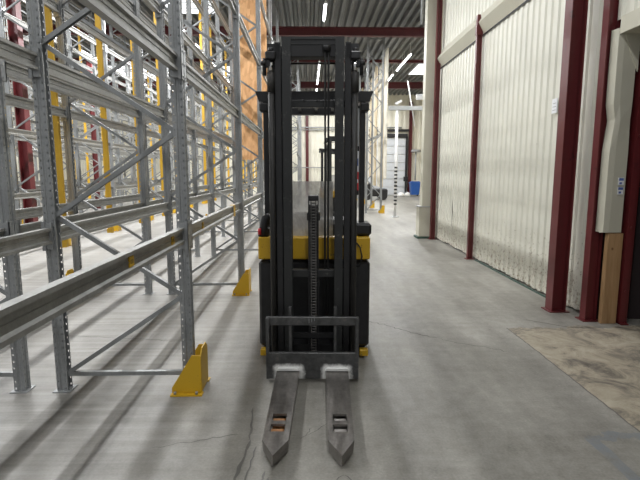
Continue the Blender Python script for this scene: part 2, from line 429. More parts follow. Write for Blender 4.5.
# red wall posts
def post(cx,cy,w,h,z1,label):
    name='steel_post'
    t=empty(name,(cx,cy,0),label,'post','red posts along the right wall')
    b=MB(); hbeam(b,'z',0,z1,0,0,w,h,.014); b.build('steel_section',M['red'],t)
    b=MB(); b.box(-h/2-.03,h/2+.03,-w/2-.03,w/2+.03,0,.012)
    b.build('base_plate',M['red'],t)
    return t
p1=post(2.79,5.20,.15,.16,ZC+.1,'thickest dark red steel post on the right wall, nearest the small white notice')
b=MB(); b.box(-.112,-.110,-.07,.07,1.70,1.86,0); b.box(-.1125,-.1118,-.05,.05,1.80,1.815,1); b.box(-.1125,-.1118,-.05,.05,1.77,1.785,1)
# notice hangs beside the post on the cladding
nt=MB(); nt.box(WX-.045,WX-.036,5.79,5.91,2.25,2.42,0)
for i in range(3): nt.box(WX-.0462,WX-.045,5.81,5.89,2.28+.04*i,2.288+.04*i,1)
tag(nt.build('notice',[M['sticker'],M['grey']]),'small white notice on the cladding beside the thick red post','sign')
pt2=post(2.90,8.45,.07,.09,3.92,'thin red steel post ending below the cream flashing on the right wall')
b=MB(); b.prism([(-.055,3.84),(.05,3.84),(.05,3.90),(.0,4.16),(-.045,4.16),(-.055,3.92)],-.04,.04,'y')
b.build('top_bracket',M['red'],pt2)
post(2.885,11.02,.10,.10,ZC+.1,'farthest red steel post at the corner where the right wall ends')
post(2.95,4.84,.10,.12,ZC+.1,'red steel post beside the cream doorway casing')

# doorway casing
t=empty('doorway_casing',(2.985,4.72,0),'dented cream sheet casing round the dark doorway at right','door casing')
b=MB()
prof=[]
zs=[.95,1.2,1.5,1.75,1.95,2.05,2.2,2.5,2.9]
vs=[];fs=[]
for z in zs:
    d=.03*math.exp(-((z-2.02)/.10)**2)
    vs+= [(-.05+d,.08,z),(-.035+d,-.02,z),(.02+d*.6,-.028-d*.3,z),(.150-d*.3,-.02,z),(.165-d*.2,.01,z),(.165,.06,z)]
for j in range(len(zs)-1):
    for i in range(5): fs.append([j*6+i,j*6+i+1,(j+1)*6+i+1,(j+1)*6+i])
b.add(vs,fs,0); 
b.box(-.05,.165,.0,.02,.945,.955)
b.build('jamb_sheet',M['cream'],t,recalc=False)
b=MB(); b.prism([(0,2.875),(.165,2.875),(.165,2.5)],-.035,-.02,'y'); b.build('corner_gusset',M['cream'],t)
b=MB(); b.box(2.955,3.01,-2.9,4.70,2.86,3.00); b.box(2.955,3.19,-2.9,4.70,2.845,2.86); struct(b.build('trim_10',M['cream']))
b=MB(); b.box(0,.006,-.036,-.035,0,.001)
st=MB()
for z in (1.42,1.33):
    st.box(.07,.125,-.036,-.030,z,z+.075,0); st.box(.074,.121,-.0368,-.036,z+.045,z+.070,1); st.box(.08,.105,-.0368,-.036,z+.01,z+.03,1)
st.build('sticker',[M['sticker'],M['bluel']],t)['label']='two small blue and white stickers'
b=MB(); b.box(3.01,3.165,4.70,4.76,0,.94,bev=.004)
tag(b.build('plank',M['plank']),'knotty pine plank standing under the cream doorway casing','plank')
t=empty('doorway_upright',(3.27,4.74,0),'dark red steel frame at the edge of the dark doorway','door frame')
b=MB(); b.box(-.085,-.03,-.06,.06,0,2.84); b.box(-.03,.02,-.02,.06,0,2.84); b.build('steel_section',M['red'],t)
b=MB(); b.box(-.085,-.01,-.10,.06,0,.015); b.build('foot_plate',M['red'],t)
for z in (.35,1.0,1.9): b=MB(); b.tube([(-.05,-.075,z),(-.05,-.06,z)],.012,8); b.build('bolt',M['red'],t)

# ------------------------------------------------------------------ pallet racking
HT=6.4
def upright_mesh(sign):
    h=[(-.038,-.022),(-.038,-.036),(-.010,-.036),(-.004,-.030),(.008,-.030),(.014,-.036),(.038,-.036),(.038,-.012),(.031,-.008)]
    pr=h+[(x,-y) for x,y in h[::-1]]
    b=MB(); b.strip([(x*sign,y) for x,y in pr],0,HT,'z'); return b.mesh('upright',M['perf'])
UP={1:upright_mesh(1),-1:upright_mesh(-1)}
b=MB(); b.box(-.06,.06,-.06,.06,0,.006); b.tube([(-.0,.048,.006),(0,.048,.02)],.009,6); FOOT=b.mesh('foot_plate',M['galv'])
def brace_mesh(w,dz):
    b=MB(); L=math.hypot(w,dz); 
    M_=Matrix.Rotation(-math.atan2(dz,w),4,'Y')
    # channel section brace centred on origin
    b.strip([(-.015,-.015),(-.015,.015),(.015,.015),(.015,-.015)],-L/2,L/2,'x',0,M_)
    b.strip([(-.014,-.015),(-.014,.014),(.014,.014),(.014,-.015)],L/2,-L/2,'x',0,M_)
    return b.mesh('brace',M['brace'])
BR={}
def brace(w,dz):
    k_=(round(w,3),round(dz,3))
    if k_ not in BR: BR[k_]=brace_mesh(w,dz)
    return BR[k_]
NODE=[.12+.565*i for i in range(12)]
ords=['first','second','third','fourth','fifth','sixth','seventh','eighth','ninth','tenth','eleventh','twelfth']
def frame(xr,xl,y,label,group,full=True):
    t=empty('pallet_rack_upright',((xr+xl)/2,y,0),label,'rack upright',group)
    hw=(xr-xl)/2; n_=0
    for s,x in ((1,hw),(-1,-hw)):
        if seen_line((t.location.x+x,y,0),(t.location.x+x,y,HT)):
            put('upright',UP[s],t,(x,0,0)); put('foot_plate',FOOT,t,(x,0,0))
    bars=[(0,.12,0.)]
    for i in range(11):
        z0,z1=NODE[i],NODE[i+1]; s=1 if i%2==0 else -1
        bars.append((0,(z0+z1)/2,s*(z1-z0)))
    bars.append((0,6.33,0.))
    w=2*hw-.05
    for x,z,dz in bars:
        if z+abs(dz)/2>6.36: continue
        a=(t.location.x-w/2,y,z-dz/2); c=(t.location.x+w/2,y,z+dz/2)
        if seen_line(a,c): put('brace',brace(w,dz),t,(0,.02 if dz<0 else -.0,z))
    return t
BP=[(-.020,0),(.020,0),(.020,.018),(.003,.025),(.003,.050),(.008,.053),(.003,.056),(.003,.080),(.020,.087),(.020,.106),(-.020,.106),(-.020,.087),(-.003,.080),(-.003,.056),(-.008,.053),(-.003,.050),(-.003,.025),(-.020,.018)]
def beam_meshes(s,L):
    b=MB(); b.prism([(x*s,z) for x,z in BP],-L/2,L/2,'y',0); me=b.mesh('beam',M['beam'])
    c=MB(); c.box(-.022,.022,.008,.027,-.04,.14)
    c.box(min(s*.0388,s*.043),max(s*.0388,s*.043),.0,.06,-.05,.15); c.box(min(s*.02,s*.043),max(s*.02,s*.043),.0,.012,-.05,.15)
    for z in (-.03,.05,.13): c.tube([(s*.040,.04,z),(s*.047,.04,z)],.007,6)
    return me,c.mesh('end_connector',M['galv'])
BM={s:beam_meshes(s,2.68) for s in (1,-1)}
LV=[1.07,2.2,3.40,4.60]; LV_E=[.62,2.1,3.5,4.9]
rows=[ # name, xr, xl, y0, count, strips?, phrase
 ('A',-.86,-1.755,3.32,6,False,'nearest rack row'),
 ('B',-2.055,-2.935,3.32,11,True,'second rack row'),
 ('C',-5.15,-6.03,4.6,11,False,'third rack row'),
 ('D',-6.62,-7.5,4.6,11,True,'fourth rack row'),
 ('E',-9.7,-10.58,6.2,10,False,'fifth rack row'),
 ('F',-11.05,-11.93,6.2,10,True,'sixth rack row'),
 ('G',-.42,-1.28,21.4,5,False,'far middle rack row')]
cand=[]
for nm,xr,xl,y0,cnt,st_,ph in rows:
    sf=0
    for i in range(cnt):
        y=y0+2.76*i
        if y>YF-1: continue
        sz=seen_line((xr,y,0),(xr,y,HT))+seen_line((xl,y,0),(xl,y,HT))
        if sz<=0: continue
        frame(xr,xl,y,'galvanised upright frame, %s one of the %s from the left'%(ords[sf],ph),'upright frames of the %s'%ph); sf+=1
    sb=0
    for i in range(-1,cnt-1):
        ya=y0+2.76*i; yb_=ya+2.76
        if yb_>YF-1: continue
        any_=False
        for li,z in enumerate(LV):
            for s,x,side in ((1,xr,'right side'),(-1,xl,'left side')):
                sz=seen_line((x,ya+.05,z),(x,yb_-.05,z))
                if sz>0: any_=True; cand.append((sz,nm,s,x,(ya+yb_)/2,z,li,side,sb,ph))
        if any_: sb+=1
cand.sort(key=lambda c:-c[0])
ind=cand[:285]; rest=cand[285:]
bn={}
for sz,nm,s,x,y,z,li,side,sb,ph in ind:
    o=put('rack_beam',None,None,(x,y,z)) if False else None
    t=empty('pallet_rack_crossbar',(x,y,z),'grey beam at %s level, %s, %s bay of the %s'%(ords[li],side,ords[sb],ph),'rack beam','beams of the %s'%ph)
    put('rail',BM[s][0],t)
    if sz>25 or nm=='A':
        put('end_connector',BM[s][1],t,(0,1.315,0))
        c=put('end_connector',BM[s][1],t,(0,-1.315,0)); c.scale=(1,-1,1)
    bn[(nm,s,li,round(y,1))]=t
if rest:
    b=MB()
    for sz,nm,s,x,y,z,li,side,sb,ph in rest:
        b.prism([(x+s*px_,z+pz_) for px_,pz_ in BP],y-1.33,y+1.33,'y')
    tag(b.build('distant_rack_beams',M['beam']),'the smallest distant grey beams deep among the far rack rows','rack beam',None,'stuff')
# load labels on near beams
def lab(key,ys,name='load_label'):
    t=bn.get(key)
    if not t: return
    for y,w,tall in ys:
        b=MB(); s=key[1]
        b.box(min(s*.003,s*.0095),max(s*.003,s*.0095),y-w/2,y+w/2,.028,.078,0)
        if w>.04:
            for q in (-.014,0,.014): b.box(min(s*.0095,s*.0102),max(s*.0095,s*.0102),y+q-.0022,y+q+.0022,.042,.064,1)
        b.build(name,[M['yellow'],M['blackm']],t)['label']='yellow load label'
lab(('A',1,0,1.9),[(.36,.06,0),(1.08,.05,0)])
lab(('A',1,0,4.7),[(-.80,.05,0)])
t=bn.get(('A',1,0,4.7))
if t:
    b=MB(); b.box(.0205,.024,.72,.84,-.02,.108); b.box(-.022,.024,.72,.84,.106,.109); b.build('tape_band',M['ystrip'],t)['label']='yellow tape band'

# yellow strips behind rows B, D, F
def strip_mesh():
    b=MB(); b.prism([(-.036,-.016),(.030,-.016),(.036,.0),(.036,.02),(.030,.02),(.026,-.006),(-.036,-.006)],.70,6.3); b.box(-.046,.04,-.03,.02,.64,.70); return b.mesh('guard_strip',M['ystrip'])
SM=strip_mesh()
for nm,xr,xl,y0,cnt,st_,ph in rows:
    if not st_: continue
    x=xl-.057; c_=0
    for i in range(2*cnt):
        y=y0-2.76+1.38*i-.16
        if y>YF-2 or not seen_line((x,y,.9),(x,y,6.3),0): continue
        if nm!='B' and i%2 and nm=='F': continue
        if c_>=18: break
        num=['first','second','third','fourth','fifth','sixth','seventh','eighth','ninth','tenth','eleventh','twelfth','thirteenth','fourteenth','fifteenth','sixteenth','seventeenth','eighteenth'][c_]; c_+=1
        tag(put('guard_strip',SM,None,(x,y,0)),'yellow vertical strip behind the %s, %s from the left'%(ph,num),'guard strip','yellow strips behind the %s'%ph)

# yellow upright guards
def guard_parts():
    a=MB(); a.prism([(-.11,.015),(.11,.015),(.11,.27),(.06,.32),(-.06,.32),(-.11,.27)],.085,.093,'x')
    side=MB(); side.prism([(-.115,.012),(.09,.012),(.09,.285),(.03,.285),(.015,.26),(-.115,.05)],-.115,-.107,'y')
    side2=MB(); side2.prism([(-.115,.012),(.09,.012),(.09,.285),(.03,.285),(.015,.26),(-.115,.05)],.107,.115,'y')
    ft=MB(); ft.box(-.12,.10,-.15,-.09,0,.010); ft2=MB(); ft2.box(-.12,.10,.09,.15,0,.010)
    bo=[]
    for x in (-.09,.06):
        for y in (-.133,.133): q=MB(); q.tube([(x,y,.010),(x,y,.028)],.010,6); bo.append(('bolt',q.mesh('bolt',M['brace'])))
    return [('front_plate',a.mesh('front_plate',M['yellow'])),('side_plate',side.mesh('side_plate',M['yellow'])),('side_plate',side2.mesh('side_plate',M['yellow'])),('foot_flange',ft.mesh('foot_flange',M['yellow'])),('foot_flange',ft2.mesh('foot_flange',M['yellow']))]+bo
GP=guard_parts()
def guard(x,y,s,label,group):
    t=empty('upright_guard',(x,y,0),label,'upright guard',group,0 if s>0 else PI)
    for n_,me in GP: put(n_,me,t)
    return t
g=['large worn yellow guard at the foot of the nearest rack upright','yellow guard at the foot of the upright just left of the lift truck']
for i in range(2): guard(-.845,3.33+2.745*i,1,g[i],'yellow guards of the nearest rack row')
for i in range(1,8):
    if seen_line((-3.1,3.32+2.76*i,.1),(-3.1,3.32+2.76*i,.4),0): guard(-2.95,3.32+2.76*i,-1,'yellow guard on the left side foot of the second rack row, %s frame'%ords[i],'yellow guards of the second rack row')
for i in range(0,8):
    if seen_line((-5.1,4.6+2.76*i,.1),(-5.1,4.6+2.76*i,.4),0): guard(-5.13,4.6+2.76*i,1,'yellow guard on the right side foot of the third rack row, %s frame'%ords[i],'yellow guards of the third rack row')
for i in range(3,9):
    guard(-7.52,4.6+2.76*i,-1,'yellow guard on the left side foot of the fourth rack row, %s frame'%ords[i],'yellow guards of the fourth rack row')
# OSB board closing the row
b=MB(); b.box(-1.68,-.915,11.29,11.31,1.83,6.4)
tag(b.build('end_board',M['osb']),'tall orange brown wood board standing across the nearest rack row','board')

# red columns of the hall
for i,(x,y,l) in enumerate([(-6.33,11.1,'thick dark red hall column among the racks at far left'),(-9.0,20.9,'thin looking dark red hall column deep among the left racks'),(-1.895,19.2,'dark red hall column below the tall orange brown board'),(-.05,YF-.15,'red column on the far wall framed by the truck mast'),(6.80,YF-.15,'red column on the far wall beside the dock door')]):
    t=empty('steel_column',(x,y,0),l,'column','red columns of the hall')
    b=MB(); hbeam(b,'z',0,6.1,0,0,.2 if i!=2 else .16,.2,.014); b.build('steel_section',M['red'],t)
    b=MB(); b.box(-.14,.14,-.13,.13,0,.012); b.build('base_plate',M['red'],t)

# right-hand rack in the aisle with boards
rr=(2.76,2.20)
for i in range(5):
    y=18.2+2.76*i
    frame(rr[0],rr[1],y,'tall grey upright frame of the right hand rack, %s from the camera'%ords[i],'upright frames of the right hand rack')
    if i<4: guard(2.80,y,1,'small yellow guard of the right hand rack, %s from the camera'%ords[i],'yellow guards of the right hand rack')
nb=0
for i in range(4):
    for j in range(3):
        y=18.5+2.76*i+.82*j
        for_z=(.95 if (i+j)%3 else 1.3, 6.05-.12*((i*3+j)%3))
        b=MB(); b.box(2.95,2.98,y-.15,y+.5,for_z[0],for_z[1])
        tag(b.build('wood_board',M['tan'] if (i*3+j)%2 else M['tan2']),'pale upright wood board in the right hand rack, %s from the camera'%ords[nb],'board','pale boards in the right hand rack'); nb+=1
for i in range(4):
    for li,z in enumerate((2.9,4.9)):
        t=empty('pallet_rack_crossbar',(2.76,19.58+2.76*i,z),'grey beam at %s level, %s bay of the right hand rack'%(ords[li],ords[i]),'rack beam','beams of the right hand rack')
        put('rail',BM[1][0],t)

# ------------------------------------------------------------------ far right area
# striped white pole with arm
t=empty('height_barrier',(3.02,16.6,0),'white steel portal with a black striped pole at the far aisle','barrier')
b=MB(); b.tube([(0,0,0),(0,0,3.7)],.05,14); b.build('pole',M['white'],t)
b=MB(); b.box(-.12,.12,-.12,.12,0,.02); b.build('base_plate',M['grey'],t)
for i in range(11):
    z=.42+i*.125; b=MB(); b.tube([(0,0,z),(0,0,z+.06)],.0525,14); b.build('stripe_band',M['blackm'],t)['label']='black band round the pole'
b=MB(); b.box(-.28,3.2,-.07,.07,3.62,3.75); b.build('cross_arm',M['grey'],t)
b=MB(); b.prism([(-.10,3.85),(.12,3.95),(.16,3.90),(-.02,3.80)],-.06,.06,'y'); b.tube([(0,0,3.78),(0,0,3.9)],.02,8); b.build('lamp',M['white'],t)
b=MB(); b.tube([(.35,.1,4.6),(.62,.05,3.1)],.02,8); b.build('stay_rod',M['white'],t)
# dock door in the far wall
dx0,dx1=2.7,6.5
t=empty('dock_door',((dx0+dx1)/2,YF-.12,0),'pale sectional dock door with small windows in the far wall','door')
b=MB(); 
for i in range(7): b.box(-1.9,1.9,-.03,.03,.02+.54*i,.535+.54*i,bev=.008)
b.build('door_panels',M['door'],t)
b=MB()
for x in (-1.45,-.87,-.30): b.box(x-.19,x+.19,-.045,-.03,1.55,1.85)
b.build('door_windows',M['sky_panel'],t)
b=MB(); b.box(-2.05,2.0,-.16,.03,3.82,4.05); b.box(-2.05,2.1,-.12,.03,4.2,4.35); b.box(1.9,2.02,-.16,.03,0,3.85); b.box(-2.05,-1.9,-.16,.03,0,3.85); b.build('door_seal',M['blackm'],t)
# wheeled bin
t=empty('wheeled_bin',(6.88,31.0,0),'blue plastic waste bin beside the dock door','bin')
b=MB(); b.add([(-.24,-.22,.1),(.24,-.22,.1),(.24,.24,.1),(-.24,.24,.1),(-.30,-.30,.86),(.30,-.30,.86),(.30,.30,.86),(-.30,.30,.86)],[[0,1,2,3],[4,5,6,7],[0,1,5,4],[1,2,6,5],[2,3,7,6],[3,0,4,7]]); b.box(-.33,.33,-.33,.33,.84,.88); b.build('body',M['blue'],t)
b=MB(); b.prism([(-.32,.88),(.32,.88),(.22,.96),(-.22,.96)],-.33,.30,'y'); b.build('lid',M['blue'],t)
for s in(-1,1):
    b=MB(); b.tube([(s*.2,.2,.1),(s*.26,.2,.1)],.1,14); b.build('wheel',M['rubber'],t)
# white sacks
for i,(x,y,w) in enumerate([(5.9,30.4,.24),(6.36,30.7,.19)]):
    b=MB(); n_=12
    rings=[(0,.8),(.06,1.),(.14,.95),(.22,.7),(.28,.25)]
    vs=[];fs=[]
    for z,q in rings:
        for k_ in range(n_):
            a=2*PI*k_/n_; rr_=w*q*(1+.12*math.sin(3*a+i)); vs.append((rr_*math.cos(a),rr_*math.sin(a)*.8,z))
    for j in range(4):
        for k_ in range(n_): fs.append([j*n_+k_,j*n_+(k_+1)%n_,(j+1)*n_+(k_+1)%n_,(j+1)*n_+k_])
    fs.append(list(range(n_))[::-1]); fs.append([4*n_+k_ for k_ in range(n_)])
    b.add(vs,fs,0,True); tag(b.build('white_sack',M['white'],None,(x,y,0)),['white filled sack on the floor left of the blue bin','smaller white sack nearest the blue bin'][i],'sack','white sacks by the dock door')
# dark stand by bin, pipes, wall ducts
t=empty('control_stand',(6.35,31.4,0),'thin dark stand with a box between the dock door and bin','stand')
b=MB(); b.box(-.03,.03,-.03,.03,0,1.9); b.build('post',M['blackm'],t); b=MB(); b.box(-.14,.12,-.08,-.02,.95,1.25,bev=.01); b.build('control_box',M['blackm'],t)
t=empty('duct_pipe',(7.1,31.9,0),'grey pipe with a flared hood above the blue bin','pipe')
b=MB(); b.tube([(0,0,1.0),(0,0,2.9)],.05,10); b.build('pipe',M['grey'],t); b=MB(); b.tube([(0,0,2.85),(0,0,3.0)],[.32,.30],14); b.build('hood',M['grey'],t)
b=MB(); b.tube([(-6,YF-.2,4.45),(3.0,YF-.2,4.45),(6.2,YF-.2,4.45)],.05,10); b.tube([(-6,YF-.16,4.3),(6.2,YF-.16,4.3)],.03,8)
tag(b.build('wall_pipe',M['grey']),'upper pair of grey pipes running along the far wall','pipe')
b=MB(); b.tube([(-6,YF-.16,1.85),(2.9,YF-.16,1.85)],.03,8); tag(b.build('wall_pipe',M['grey']),'single low thin pipe on the far wall, left of dock door','pipe')
b=MB(); b.tube([(2.50,11.0,4.75),(2.50,11.0,ZC)],.03,10); tag(b.build('down_pipe',M['grey']),'grey vertical pipe hanging from the roof beside the wall corner','pipe')
b=MB(); b.tube([(5.85,26.5,5.55),(8.5,26.5,5.55)],.15,14); tag(b.build('air_duct',M['door']),'white horizontal duct high in the far right bay','duct')
# low black machine behind right rack
t=empty('parked_machine',(3.75,27.3,0),'low black ride-on machine parked behind the right hand rack','vehicle')
b=MB(); b.box(-.75,.70,-.5,.5,.2,.62,bev=.06); b.box(-.7,-.2,-.4,.4,.6,.95,bev=.06); b.build('body',M['blackm'],t)
b=MB(); b.tube([(.3,-.2,.6),(.42,-.2,1.0)],.03,8); b.tube([(.42,-.35,1.0),(.42,-.05,1.0)],.02,8); b.build('steering_column',M['black'],t)
for x in(-.45,.45):
    for y in (-.52,.46):
        b=MB(); b.tube([(x,y-.04,.22),(x,y+.10,.22)],.22,18); b.build('wheel',M['rubber'],t)

# ------------------------------------------------------------------ lights
def tube_mesh():
    b=MB(); b.tube([(0,-.70,-.045),(0,.70,-.045)],.02,8); return b.mesh('lamp_tube',M['tube'])
def house_mesh():
    b=MB(); b.prism([(-.05,-.02),(.05,-.02),(.03,.03),(-.03,.03)],-.76,.76,'y'); b.tube([(0,-.6,.03),(0,-.6,.46)],.006,6); b.tube([(0,.6,.03),(0,.6,.46)],.006,6); return b.mesh('housing',M['white'])
TM,HM=tube_mesh(),house_mesh()
def mkl(e):
    ld=bpy.data.lights.new('tube_light','AREA'); ld.shape='RECTANGLE'; ld.size=.12; ld.size_y=1.4; ld.energy=e; ld.color=(.98,.99,1); return ld
EN=[90,140,230,190,190]
LROW=[(.5,'above the middle aisle',[-4,-1,2,5,8,11,14.7,17.9,19.5,21.8,23.6,25.4,28.2,30]),(4.05,'above the far right bay',[13,16,20.3,21.9,24.3,27.4,30]),(-4.05,'above the aisle left of the second rack row',[-2,1,4,7,10,13,16,19,22,25,28]),(-8.6,'above the aisle left of the fourth rack row',[1,5,8,11,14,17,20,23,26]),(-13.2,'along the left wall',[3,7,11,15,19,23,27])]
for (x,ph,ys),en in zip(LROW,EN):
    c_=0
    for y in ys:
        ld=mkl(en*(1 if y>6.5 else (.6 if x>0 else .22)))
        t=empty('strip_light',(x,y,6.15),'white strip light hanging %s'%ph,'ceiling light','strip lights %s'%ph)
        put('housing',HM,t); put('lamp_tube',TM,t)
        lo=bpy.data.objects.new('tube_light',ld); COL.objects.link(lo); lo.parent=t; lo.location=(0,0,-.075)
        c_+=1
# skylights
kk=1
for x0,x1,y0,y1 in ((-4.3,-2.9,13.6,16.2),(5.2,6.2,23.2,25.6),(-9.6,-8.2,12,15),(-9.5,-8,24,27),(-4.6,-3.0,24,26)):
    b=MB(); b.box(x0,x1,y0,y1,ZC-.02,ZC-.005,0); 
    for i in range(1,5): b.box(x0,x1,y0+(y1-y0)*i/5-.02,y0+(y1-y0)*i/5+.02,ZC-.03,ZC-.02,1)
    b2=b.build('window_%d'%kk,[M['sky_panel'],M['grey']]); struct(b2); kk+=1

# ------------------------------------------------------------------ the stacker truck
def make_truck(loc,rz,label):
    t=empty('stacker_truck',loc,label,'forklift','pallet stackers in the aisle',rz)
    # forks
    for s,rm in ((-1,'roller_o'),(1,'roller_g')):
        cx=.178*s
        b=MB(); zt,zb=.092,.030
        w0,w1=.083,.073
        cx=-.184 if s<0 else .178
        def W(y): return w0+(w1-w0)*(y/-.89)
        ys=[.03,-.605,-.685,-.725,-.805,-.89]; hx=.042
        def px(y): return [cx-W(y),cx-hx,cx+hx,cx+W(y)]
        th=.014
        for j in range(len(ys)-1):
            a,c=px(ys[j]),px(ys[j+1])
            for i in range(3):
                if i==1 and j in (1,3): continue
                for z,fl_ in ((zt,0),(zt-th,1)):
                    b.add([(a[i],ys[j],z),(a[i+1],ys[j],z),(c[i+1],ys[j+1],z),(c[i],ys[j+1],z)],[[0,3,2,1] if not fl_ else [0,1,2,3]])
            if j in (1,3):
                q=[(a[1],ys[j]),(a[2],ys[j]),(c[2],ys[j+1]),(c[1],ys[j+1])]
                for m in range(4):
                    p_,r_=q[m],q[(m+1)%4]; b.add([(p_[0],p_[1],zt),(r_[0],r_[1],zt),(r_[0],r_[1],zt-th),(p_[0],p_[1],zt-th)],[[0,1,2,3]])
        a=px(-.89); sh=.012
        b.add([(a[0],-.89,zt),(a[1],-.89,zt),(a[2],-.89,zt),(a[3],-.89,zt),(cx,-1.035,zt-.004)],[[0,1,4],[1,2,4],[2,3,4]])
        # skirts
        out=[(cx-W(.03),.03),(cx-W(-.89),-.89),(cx,-1.035),(cx+W(-.89),-.89),(cx+W(.03),.03)]
        inn=[(cx-W(.03)+sh,.03),(cx-W(-.89)+sh,-.87),(cx,-1.01),(cx+W(-.89)-sh,-.87),(cx+W(.03)-sh,.03)]
        low=[(cx-W(.03)+.004,.03),(cx-W(-.89)+.006,-.89),(cx,-1.025),(cx+W(-.89)-.006,-.89),(cx+W(.03)-.004,.03)]
        for m in range(4):
            tz=[zt,zt,zt-.004,zt,zt]
            b.add([(*out[m],tz[m]),(*out[m+1],tz[m+1]),(*low[m+1],.022),(*low[m],.022)],[[0,1,2,3]])
            b.add([(*inn[m],zt-th),(*inn[m+1],zt-th),(*inn[m+1],.022),(*inn[m],.022)],[[3,2,1,0]])
            b.add([(*low[m],.022),(*low[m+1],.022),(*inn[m+1],.022),(*inn[m],.022)],[[0,1,2,3]])
        fk=b.build('fork',M['fork'],t,recalc=False)
        for y in (-.648,-.768):
            b=MB(); b.tube([(cx-.036,y,.042),(cx+.036,y,.042)],.038,20); b.build('load_roller',M[rm],fk)
    # carriage
    b=MB()
    b.box(-.34,.33,.03,.06,.03,.232,bev=.004); b.box(-.335,.325,.06,.09,.43,.495,bev=.004)
    for x in (-.345,.312): b.box(x,x+.025,.03,.10,.03,.49)
    for s in(-1,1):
        b.prism([(s*.18-.09,.10),(s*.18+.09,.10),(s*.18+.075,.118),(s*.18-.075,.118)],.012,.03,'y')
    for x in (-.17,.165): b.box(x-.01,x+.01,.09,.13,.20,.56)
    cr=b.build('fork_carriage',M['carriage'],t)
    b=MB()
    random.seed(3)
    b.box(-.032,.035,.0284,.0288,.228,.233)
    for i in range(3): b.box(-.03+i*.02,-.027+i*.02,.0585,.0598,.45+.008*i,.485)
    b.build('chalk_mark',M['grey'],cr)
    # mast rails : C channels open inwards
    def rail(name,s,xi,xo,y0,y1,z0,z1,mat):
        b=MB(); t_=.012
        x0,x1=(xi,xo) if s>0 else (-xo,-xi)
        b.box(x0,x1,y0,y0+t_,z0,z1); b.box(x0,x1,y1-t_,y1,z0,z1)
        w0,w1=((xo-.014,xo) if s>0 else (-xo,-xo+.014)); b.box(w0,w1,y0+t_,y1-t_,z0,z1)
        return b.build(name,M[mat],t)
    for s in(-1,1):
        rail('inner_rail',s,.160,.222,.22,.33,.10,2.50,'rail')
        rail('middle_rail',s,.232,.275,.25,.37,.08,2.47,'black')
        rail('outer_rail',s,.284,.318,.27,.42,.05,2.40,'black')
        b=MB(); b.tube([(s*.304,.245,.10),(s*.304,.245,2.24)],.023,16); b.tube([(s*.304,.245,2.12),(s*.304,.245,2.26)],.029,16); c=b.build('lift_cylinder',M['cyl'],t)
        b=MB(); b.tube([(s*.304,.245,2.26),(s*.304,.245,2.36)],.018,12); b.build('piston_rod',M['chrome'],c)
        b=MB(); b.box(s*.304-.036,s*.304+.036,.20,.30,2.345,2.40,bev=.008); b.tube([(s*.304,.245,2.40),(s*.304,.245,2.43)],.02,8); b.box(min(s*.24,s*.33),max(s*.24,s*.33),.25,.29,2.36,2.46); b.build('rod_head',M['black'],c)
        b=MB(); b.box(min(s*.31,s*.355),max(s*.31,s*.355),.22,.29,2.30,2.34); b.tube([(s*.350,.25,2.24),(s*.350,.25,2.36)],.014,8); b.tube([(s*.335,.22,2.32),(s*.372,.22,2.32)],.018,8); b.build('clamp_bracket',M['black'],c)
    b=MB(); b.box(-.225,.225,.23,.33,2.365,2.505,bev=.004); b.build('top_crossmember',M['blackm'],t)
    b=MB(); b.box(-.225,.225,.225,.232,2.485,2.503); b.box(-.16,.16,.226,.23,2.45,2.458); b.build('crossmember_edge',M['rail'],t)
    b=MB(); b.tube([(-.16,.30,2.335),(.16,.30,2.335)],.008,8); b.build('tie_rod',M['black'],t)
    b=MB(); b.box(-.25,.25,.36,.40,2.03,2.085,bev=.003)
    for x in (-.07,.03): b.tube([(x,.355,2.075),(x,.355,2.085)],.008,6)
    b.build('upper_crossmember',M['rail'],t)
    b=MB(); b.box(-.25,.25,.30,.36,.74,.80,bev=.004); b.build('middle_crossmember',M['rail'],t)
    b=MB(); b.box(-.29,.29,.30,.42,.05,.20,bev=.004); b.box(-.17,.17,.27,.30,.26,.30); b.build('lower_crossmember',M['black'],t)
    # centre cylinder with chain in front
    b=MB(); b.tube([(0,.36,.12),(0,.36,1.30)],.038,16); b.box(-.05,.05,.315,.40,1.18,1.24,bev=.006); b.box(-.045,.045,.31,.40,.66,.70); c=b.build('centre_cylinder',M['cyl'],t)
    b=MB()
    for s in(-1,1): b.box(s*.036-.004,s*.036+.004,.275,.32,.14,1.36)
    z=.15; 
    b.build('chain_guide',M['blackm'],c)
    b=MB(); i=0
    while z<1.34:
        ww=.016 if i%2 else .020
        for s in(-1,1):
            b.prism([(.285,z-.006),(.292,z-.012),(.300,z-.006),(.300,z+.028),(.292,z+.034),(.285,z+.028)],s*ww-.002,s*ww+.002,'x')
        b.tube([(-.024,.292,z),(.024,.292,z)],.006,8)
        z+=.022; i+=1
    b.build('lift_chain',M['chain'],c)
    b=MB(); b.box(-.04,.04,.272,.315,1.335,1.375,bev=.006); b.tube([(-.015,.27,1.36),(-.015,.262,1.36)],.008,8); b.build('chain_anchor',M['black'],c)
    for x in(.088,.112):
        b=MB(); b.tube([(x,.34,.30),(x,.34,1.2),(x,.29,1.9),(x,.212,2.30),(x,.212,2.42)],.0075,8); b.build('hydraulic_hose',M['rubber'],t)
    b=MB(); b.tube([(.075,.205,2.42),(.125,.205,2.42)],.025,14); b.box(.070,.130,.185,.228,2.43,2.455); b.build('hose_pulley',M['black'],t)
    b=MB(); b.tube([(.345,.50,.98),(.37,.46,.95),(.385,.45,.88),(.37,.46,.80),(.34,.5,.79)],.006,8); b.build('side_cable',M['rubber'],t)
    # chassis
    b=MB(); b.box(-.458,.458,.52,1.75,.10,.825,bev=.02); b.box(-.40,.40,.56,1.7,.03,.12); b.build('chassis',M['black'],t)
